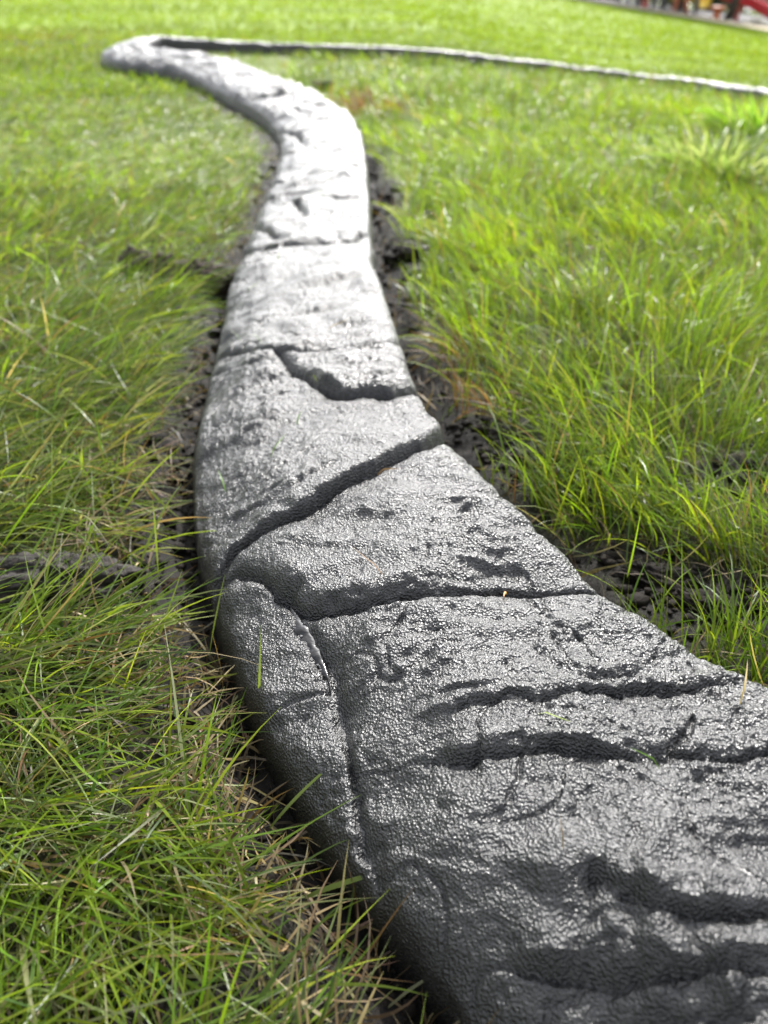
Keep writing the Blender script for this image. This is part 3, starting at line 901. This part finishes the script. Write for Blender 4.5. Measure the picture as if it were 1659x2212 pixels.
sheet("bark_border", -8, 40, D_CREST + .25, D_CREST + 1.5, .03, M['sand'], "tan bark border along the top of the bank")
sheet("playground_surface", -8, 40, D_CREST + 1.5, D_CREST + 8, .034, M['mulch'], "dark mulch surface under the playground")
sheet("pavement", -60, 90, D_CREST + 12, D_CREST + 70, .03, M['pale_paving'], "pale concrete paving beyond the playground")

def tube(P, r, n=8, cap=True):
    P = np.asarray(P, float); r = np.broadcast_to(r, (len(P),))
    T = np.gradient(P, axis=0); T /= np.linalg.norm(T, axis=1)[:, None]
    up = np.where(np.abs(T[:, 2:3]) > .9, np.array([[1., 0, 0]]), np.array([[0, 0, 1.]]))
    A = np.cross(T, up); A /= np.linalg.norm(A, axis=1)[:, None]; B = np.cross(T, A)
    th = np.linspace(0, 2 * math.pi, n, endpoint=False)
    v = P[:, None] + (A[:, None] * np.cos(th)[None, :, None] + B[:, None] * np.sin(th)[None, :, None]) * r[:, None, None]
    i_ = np.arange(len(P) * n).reshape(len(P), n)
    f = np.stack([i_[:-1], np.roll(i_[:-1], -1, 1), np.roll(i_[1:], -1, 1), i_[1:]], -1).reshape(-1, 4)
    v = v.reshape(-1, 3)
    if cap:
        k = len(v); v = np.vstack([v, P[:1], P[-1:]])
        c0 = np.stack([np.full(n, k), np.roll(i_[0], -1), i_[0], np.full(n, k)], -1)
        c1 = np.stack([np.full(n, k + 1), i_[-1], np.roll(i_[-1], -1), np.full(n, k + 1)], -1)
        # triangles written as quads with a repeated corner are avoided: use small fans of quads
        f = np.vstack([f]) if n % 2 else np.vstack([f, np.array([[k, i_[0][(j + 2) % n], i_[0][(j + 1) % n], i_[0][j]] for j in range(0, n, 2)]), np.array([[k + 1, i_[-1][j], i_[-1][(j + 1) % n], i_[-1][(j + 2) % n]] for j in range(0, n, 2)])])
    return v, f
def box(c, sz, rz=0.0):
    v = np.array([(x, y, z) for x in (-.5, .5) for y in (-.5, .5) for z in (-.5, .5)]) * np.array(sz)
    ca, sa = math.cos(rz), math.sin(rz)
    v[:, :2] = v[:, :2] @ np.array([[ca, sa], [-sa, ca]])
    f = np.array([(0,1,3,2),(4,6,7,5),(0,4,5,1),(2,3,7,6),(0,2,6,4),(1,5,7,3)])
    return v + np.array(c), f
def join(parts):
    V_, F_, n_ = [], [], 0
    for v, f in parts: V_.append(v); F_.append(f + n_); n_ += len(v)
    return np.vstack(V_), np.vstack(F_)
def part(name, parts, mat, parent, sm=True):
    v, f = join(parts); return mesh_np(name, v, f, mat, parent, sm)

M['bark'] = plain_mat("tree_bark", (.045, .036, .028), .9, .45, 14.0, bump=.02)
M['leaf'] = blade_mat("tree_leaf", .5, .35)
def leaf_cloud(centers, radii, n, size, pal):
    ci = rng.integers(0, len(centers), n)
    u = rng.normal(0, 1, (n, 3)); u /= np.linalg.norm(u, axis=1)[:, None]
    p = centers[ci] + u * (radii[ci] * rng.random(n) ** .4)[:, None]
    a = rng.normal(0, 1, (n, 3)); a /= np.linalg.norm(a, axis=1)[:, None]
    b = np.cross(a, rng.normal(0, 1, (n, 3))); b /= np.linalg.norm(b, axis=1)[:, None]
    s_ = size * rng.uniform(.6, 1.3, (n, 1))
    v = np.stack([p - a * s_, p + b * s_ * .5, p + a * s_, p - b * s_ * .5], 1)
    f = np.arange(n * 4).reshape(n, 4)
    c = np.repeat(pick(n, pal), 4, 0)
    return v.reshape(-1, 3), f, c
TREEG = [(.05,.085,.02),(.035,.065,.015),(.07,.11,.025),(.045,.075,.03)]
def tree(px, Y, r0, hgt, lean, label, crown_lo=.45, nleaf=2600):
    b = on_ground(px, Y)
    t = empty("tree", tuple(b), label, "tree", "trees along the top of the bank")
    zz = np.linspace(0, 1, 9)
    P = np.c_[lean * zz * hgt + .05 * hgt * fbm(zz * 3 + px[0], zz * 0, 2, 801) * zz, .04 * hgt * fbm(zz * 3, zz * 0 + px[0], 2, 803) * zz, zz * hgt * .8 - .15]
    tr = [tube(P, r0 * (1.25 - .95 * zz ** .8), 8)]
    cs = []
    for k in range(9):
        h = rng.uniform(crown_lo, .75) * hgt; a = rng.uniform(0, 6.28); ln = rng.uniform(.16, .30) * hgt
        q0 = np.array([np.interp(h, P[:, 2], P[:, 0]), np.interp(h, P[:, 2], P[:, 1]), h])
        q1 = q0 + np.array([math.cos(a) * ln, math.sin(a) * ln, ln * .7])
        tr.append(tube(np.array([q0, (q0 + q1) / 2 + [0, 0, ln * .05], q1]), np.array([r0 * .4, r0 * .28, r0 * .12]), 6)); cs.append(q1); cs.append((q0 + 2 * q1) / 3)
    cs.append(P[-1]); cs = np.array(cs)
    part("trunk", tr, M['bark'], t)
    v, f, c = leaf_cloud(cs, np.full(len(cs), .11 * hgt), nleaf, .09, TREEG)
    mesh_np("crown", v, f, M['leaf'], t, False, c)
    return t
tree((1377, 22), 23.0, .045, 5.0, .00, "slim young tree beside the red bench above the bank")
tree((1427, 28), 23.5, .075, 6.0, .10, "leaning dark-trunked tree between the red stool and the orange trestle")
tree((1462, 33), 22.5, .065, 6.0, .02, "straight dark-trunked tree behind the orange trestle's legs")
tree((1566, 52), 20.8, .095, 6.5, .17, "thickest leaning tree between the yellow and the red slide")
tree((1336, 14), 24.5, .05, 4.5, -.03, "thin grey-stemmed tree left of the red bench")
tree((1349, 16), 24.8, .04, 4.2, .08, "thin leaning sapling close against the grey-stemmed tree")
tree((1262, 2), 24.0, .09, 5.5, .03, "broad tree at the crest where the bank is highest")

def shrub(px, Y, rx, rz, label, pal, n=900):
    b = on_ground(px, Y)
    t = empty("shrub", tuple(b), label, "shrub", "shrubs round the playground")
    k = 9
    cs = np.c_[rng.uniform(-.75, .75, k) * rx, rng.uniform(-.5, .5, k) * rx, rng.uniform(.25, .8, k) * rz]
    v, f, c = leaf_cloud(cs, np.full(k, .38 * rz + .1 * rx), n, .07, pal)
    mesh_np("foliage", v, f, M['leaf'], t, False, c)
    part("stem", [tube(np.array([[0, 0, -.1], [c_[0] * .5, c_[1] * .5, c_[2] * .6], c_]), np.array([.03, .02, .008]), 6) for c_ in cs], M['bark'], t)
    return t
DARKG = [(.03,.05,.018),(.02,.038,.012),(.045,.07,.025)]; MIDG = [(.10,.16,.02),(.08,.13,.02),(.13,.19,.03)]
shrub((1285, 6), 26, .8, .9, "dark low shrub beneath the broad crest tree", DARKG)
shrub((1225, 0), 26, .9, 1.0, "dark shrub farthest along the crest from the slides", DARKG)
shrub((1312, 8), 28, .5, .35, "pale green low shrub behind the grey-stemmed tree", MIDG)
shrub((1405, 18), 27, .7, .45, "mid green mound shrub behind the red stool", MIDG)
shrub((1440, 20), 29, .6, .4, "mid green shrub between the two dark trunks", MIDG)
shrub((1510, 38), 25.5, .8, .40, "dark green shrub under the foot of the yellow slide", DARKG)
shrub((1495, 26), 33, .8, .5, "light green shrub on the paving edge behind the yellow slide", MIDG)
shrub((1530, 18), 30, .35, .8, "upright dark shrub behind the slide's end", DARKG)
shrub((1556, 14), 28, .55, .95, "dark shrub right behind the thickest tree", DARKG)
shrub((1610, 22), 29, 1.0, 1.1, "wide grey-green shrub behind the red slide", [(.09,.12,.07),(.06,.085,.045),(.12,.15,.09)], 1500)
shrub((1680, 24), 30, 1.2, 1.2, "tall grey-green shrub past the red slide's foot", [(.09,.12,.07),(.06,.085,.045),(.12,.15,.09)], 1500)
shrub((1350, 2), 33, 1.2, .5, "broad dark shrub in the gap behind the saplings", DARKG, 1200)

M['yellow'] = plain_mat("faded_yellow_plastic", (.72, .58, .10), .35, .08)
M['red'] = plain_mat("red_plastic", (.55, .03, .04), .3, .1)  # the plastic's own red, slightly mottled
M['orange'] = plain_mat("orange_painted_steel", (.55, .16, .06), .45, .15)
M['brick_red'] = plain_mat("red_painted_wood", (.42, .07, .05), .5, .2)
M['steel'] = plain_mat("galvanised_post", (.35, .36, .37), .4, .15, metal=.6)
def slide(px0, px1, Y0, Y1, wid, mat, label):
    """chute from the upper end px0 at distance Y0 to the foot px1 at Y1"""
    A = at_depth([px0], Y0)[0]; B = at_depth([px1], Y1)[0]
    gB = float(base_z(np.array([B[0]]), np.array([B[1]]))[0])
    B[2] = max(B[2], gB + .16)
    d = A - B; A2 = B + d * 1.8                        # the top lies above the picture
    t = empty("slide", (B[0], B[1], gB), label, "slide", "playground slides")
    o = np.array([B[0], B[1], gB])
    k = np.linspace(0, 1, 14)[:, None]
    P = (B + (A2 - B) * k)
    P[:, 2] += .10 * np.sin(k[:, 0] * math.pi * 2) * .4
    hd = (A2 - B)[:2]; hd /= np.linalg.norm(hd); sd = np.array([-hd[1], hd[0], 0])
    prof = [(-.5, .16), (-.46, .16), (-.42, .03), (0, 0), (.42, .03), (.46, .16), (.5, .16), (.45, -.02), (0, -.04), (-.45, -.02)]
    v = np.stack([P - o + sd * a * wid + np.array([0, 0, b]) for a, b in prof], 1)
    i_ = np.arange(14 * 10).reshape(14, 10)
    f = np.stack([i_[:-1], np.roll(i_[:-1], -1, 1), np.roll(i_[1:], -1, 1), i_[1:]], -1).reshape(-1, 4)
    mesh_np("chute", v.reshape(-1, 3), f, mat, t)
    for sgn in (-1, 1):
        rl = P - o + sd * sgn * .5 * wid + np.array([0, 0, .17])
        part("side_rail", [tube(rl, .035, 8)], mat, t)
    top_ = P[-1] - o
    part("platform", [box(top_ + np.array([hd[0] * .5, hd[1] * .5, -.06]), (1.0, 1.0, .08), math.atan2(hd[1], hd[0]))], M['steel'], t, False)
    for (u_, w_) in ((.1, -.45), (.1, .45), (.9, -.45), (.9, .45)):
        q0 = top_ + np.array([hd[0] * u_, hd[1] * u_, 0]) + sd * w_
        zb = float(base_z(np.array([q0[0] + o[0]]), np.array([q0[1] + o[1]]))[0]) - o[2]
        part("post", [tube(np.array([[q0[0], q0[1], zb - .05], [q0[0], q0[1], q0[2] + .8]]), .05, 8)], M['steel'], t)
    mid = P[6] - o
    zb = float(base_z(np.array([mid[0] + o[0]]), np.array([mid[1] + o[1]]))[0]) - o[2]
    part("prop", [tube(np.array([[mid[0], mid[1], zb - .05], [mid[0], mid[1], mid[2] - .03]]), .04, 8)], M['steel'], t)
    return t
slide((1470, -2), (1519, 29), 24.0, 23.0, .34, M['yellow'], "faded yellow playground slide ending near a dark shrub")
slide((1580, 0), (1668, 48), 21.8, 21.2, .36, M['red'], "bright red playground slide beside the thickest tree")

def aframe(px0, px1, Y, hgt, label):
    a, b = on_ground(px0, Y), on_ground(px1, Y)
    t = empty("trestle", tuple((a + b) / 2), label, "trestle")
    o = (a + b) / 2
    for base_, sx in ((a, .06), (b, -.06)):
        for dy in (-.16, .16):
            q = base_ - o
            part("leg", [tube(np.array([[q[0], q[1] + dy, q[2] - .02], [q[0] + sx, q[1], hgt]]), .028, 8)], M['orange'], t)
    part("crossbar", [tube(np.array([[(a - o)[0] - .05, 0, hgt], [(b - o)[0] + .05, 0, hgt]]), .034, 8)], M['orange'], t)
aframe((1452, 33), (1479, 38), 21.8, .42, "orange steel trestle with splayed legs before the straight tree")
def bench(px, Y, w, label):
    b = on_ground(px, Y); t = empty("bench", tuple(b), label, "bench")
    for z_ in (.20, .29): part("backrest_slat", [box((0, .10, z_ + .06), (w, .03, .055))], M['brick_red'], t, False)
    for y_ in (-.08, .02): part("seat_slat", [box((0, y_, .19), (w, .08, .03))], M['brick_red'], t, False)
    for sx in (-1, 1): part("leg", [box((sx * w * .42, 0, .08), (.04, .2, .20))], M['steel'], t, False)
bench((1362, 18), 22.5, .26, "small red slatted bench between the slim tree and the saplings")
def stool(px, Y, w, mat, label):
    b = on_ground(px, Y); t = empty("play_stool", tuple(b), label, "stool", "play stools")
    ang = np.linspace(0, 2 * math.pi, 17)[:-1]
    part("seat", [tube(np.array([[0, 0, .20], [0, 0, .215], [0, 0, .26], [0, 0, .275]]), np.array([.40, .48, .48, .40]) * w, 16)], mat, t)
    part("base", [tube(np.array([[0, 0, -.03], [0, 0, .05], [0, 0, .21]]), np.array([.34, .26, .22]) * w, 12)], mat, t)
stool((1390, 25), 21.5, .34, M['brick_red'], "squat red play stool beside the slim tree")
stool((1545, 47), 20.9, .36, M['orange'], "squat orange play stool against the thickest tree")
stool((1588, 50), 21.4, .22, M['brick_red'], "little red play stool on the red slide's side of the thickest tree")
def post(px, Y, label):
    b = on_ground(px, Y); t = empty("signpost", tuple(b), label, "post")
    part("pole", [tube(np.array([[0, 0, -.1], [0, 0, 1.6]]), .05, 10)], M['steel'], t)
    part("plate", [box((0, -.06, 1.45), (.4, .02, .3))], M['steel'], t, False)
post((1584, 44), 22.5, "pale galvanised signpost behind the red slide")
M['boulder'] = plain_mat("pale_boulder", (.42, .39, .34), .8, .35, 6.0, bump=.02)
for i, (px, Y, r, lb) in enumerate((((1632, 56), 20.9, .15, "largest pale boulder below the red slide"), ((1652, 60), 20.6, .10, "small pale boulder below the red slide's foot"),
        ((1575, 54), 20.4, .06, "tiny pale stone at the foot of the thickest tree"), ((1613, 57), 20.7, .09, "round pale boulder lying apart from the largest one"))):
    b = on_ground(px, Y)
    v, f = ico_sub(2)
    v = v * (1 + .22 * fbm(v[:, 0] * 1.7 + i * 7, v[:, 1] * 1.7 + v[:, 2], 3, 850 + i))[:, None] * np.array([r * 1.2, r, r * .75])
    o = mesh_np("boulder", v, f, M['boulder']); o.location = (b[0], b[1], b[2] + r * .4)
    tag(o, lb, "boulder", "boulders by the red slide")

# ------------------------------------------------------------------ coarse tuft in the bed, clippings on the strip
def tuft(px, rad, n, L0, w0, pal, label):
    c = unproj([px])[0]
    a = rng.uniform(0, 6.28, n); r = rad * np.sqrt(rng.random(n))
    x, y = r * np.cos(a), r * np.sin(a)
    v, f, cc = blades(x, y, np.zeros(n), a + rng.normal(0, .5, n), np.clip(rng.normal(L0, L0 * .25, n), .03, .4), rng.normal(w0, w0 * .2, n),
                      rng.normal(.45, .2, n), rng.normal(.9, .35, n), pick(n, pal, .15), 6)
    o = mesh_np("grass_tuft", v, f, M['blade'], colors=cc)
    o.location = (c[0], c[1], float(base_z(np.array([c[0]]), np.array([c[1]]))[0]))
    return tag(o, label, "grass tuft", "coarse tufts in the bed")
COARSE = [(.22,.30,.12),(.28,.35,.17),(.16,.26,.07),(.32,.38,.22)]
tuft((1560, 385), .13, 420, .12, .0045, COARSE, "pale broad-bladed grass tuft standing in the finer bed grass")
tuft((1640, 300), .12, 300, .13, .0055, [(.16,.30,.03),(.20,.34,.05),(.24,.36,.10)], "bright green broad-bladed tuft behind the pale one")
n = 24
tt = rng.uniform(-.8, .85, n) * HW; ss = rng.uniform(.75, 2.2, n)
sel = CV[..., 2]
si = np.clip(np.searchsorted(s_vals, ss), 1, ns - 2); ui = np.clip(np.searchsorted(u_fine * HW, tt), 12, nu - 14)
Pc = CV[si, ui]
v, f, cc = blades(Pc[:, 0], Pc[:, 1], Pc[:, 2] + .0012, rng.uniform(-3.14, 3.14, n), rng.uniform(.006, .028, n), rng.uniform(.0006, .0013, n),
                  np.full(n, 1.5), np.full(n, .06), pick(n, STRAW + GREEN), 4, curl=rng.normal(0, .5, n), root_dark=1.0)
tag(mesh_np("grass_clippings", v, f, M['straw'], colors=cc), "few stray grass clippings lying on the concrete strip", "clippings", kind="stuff")
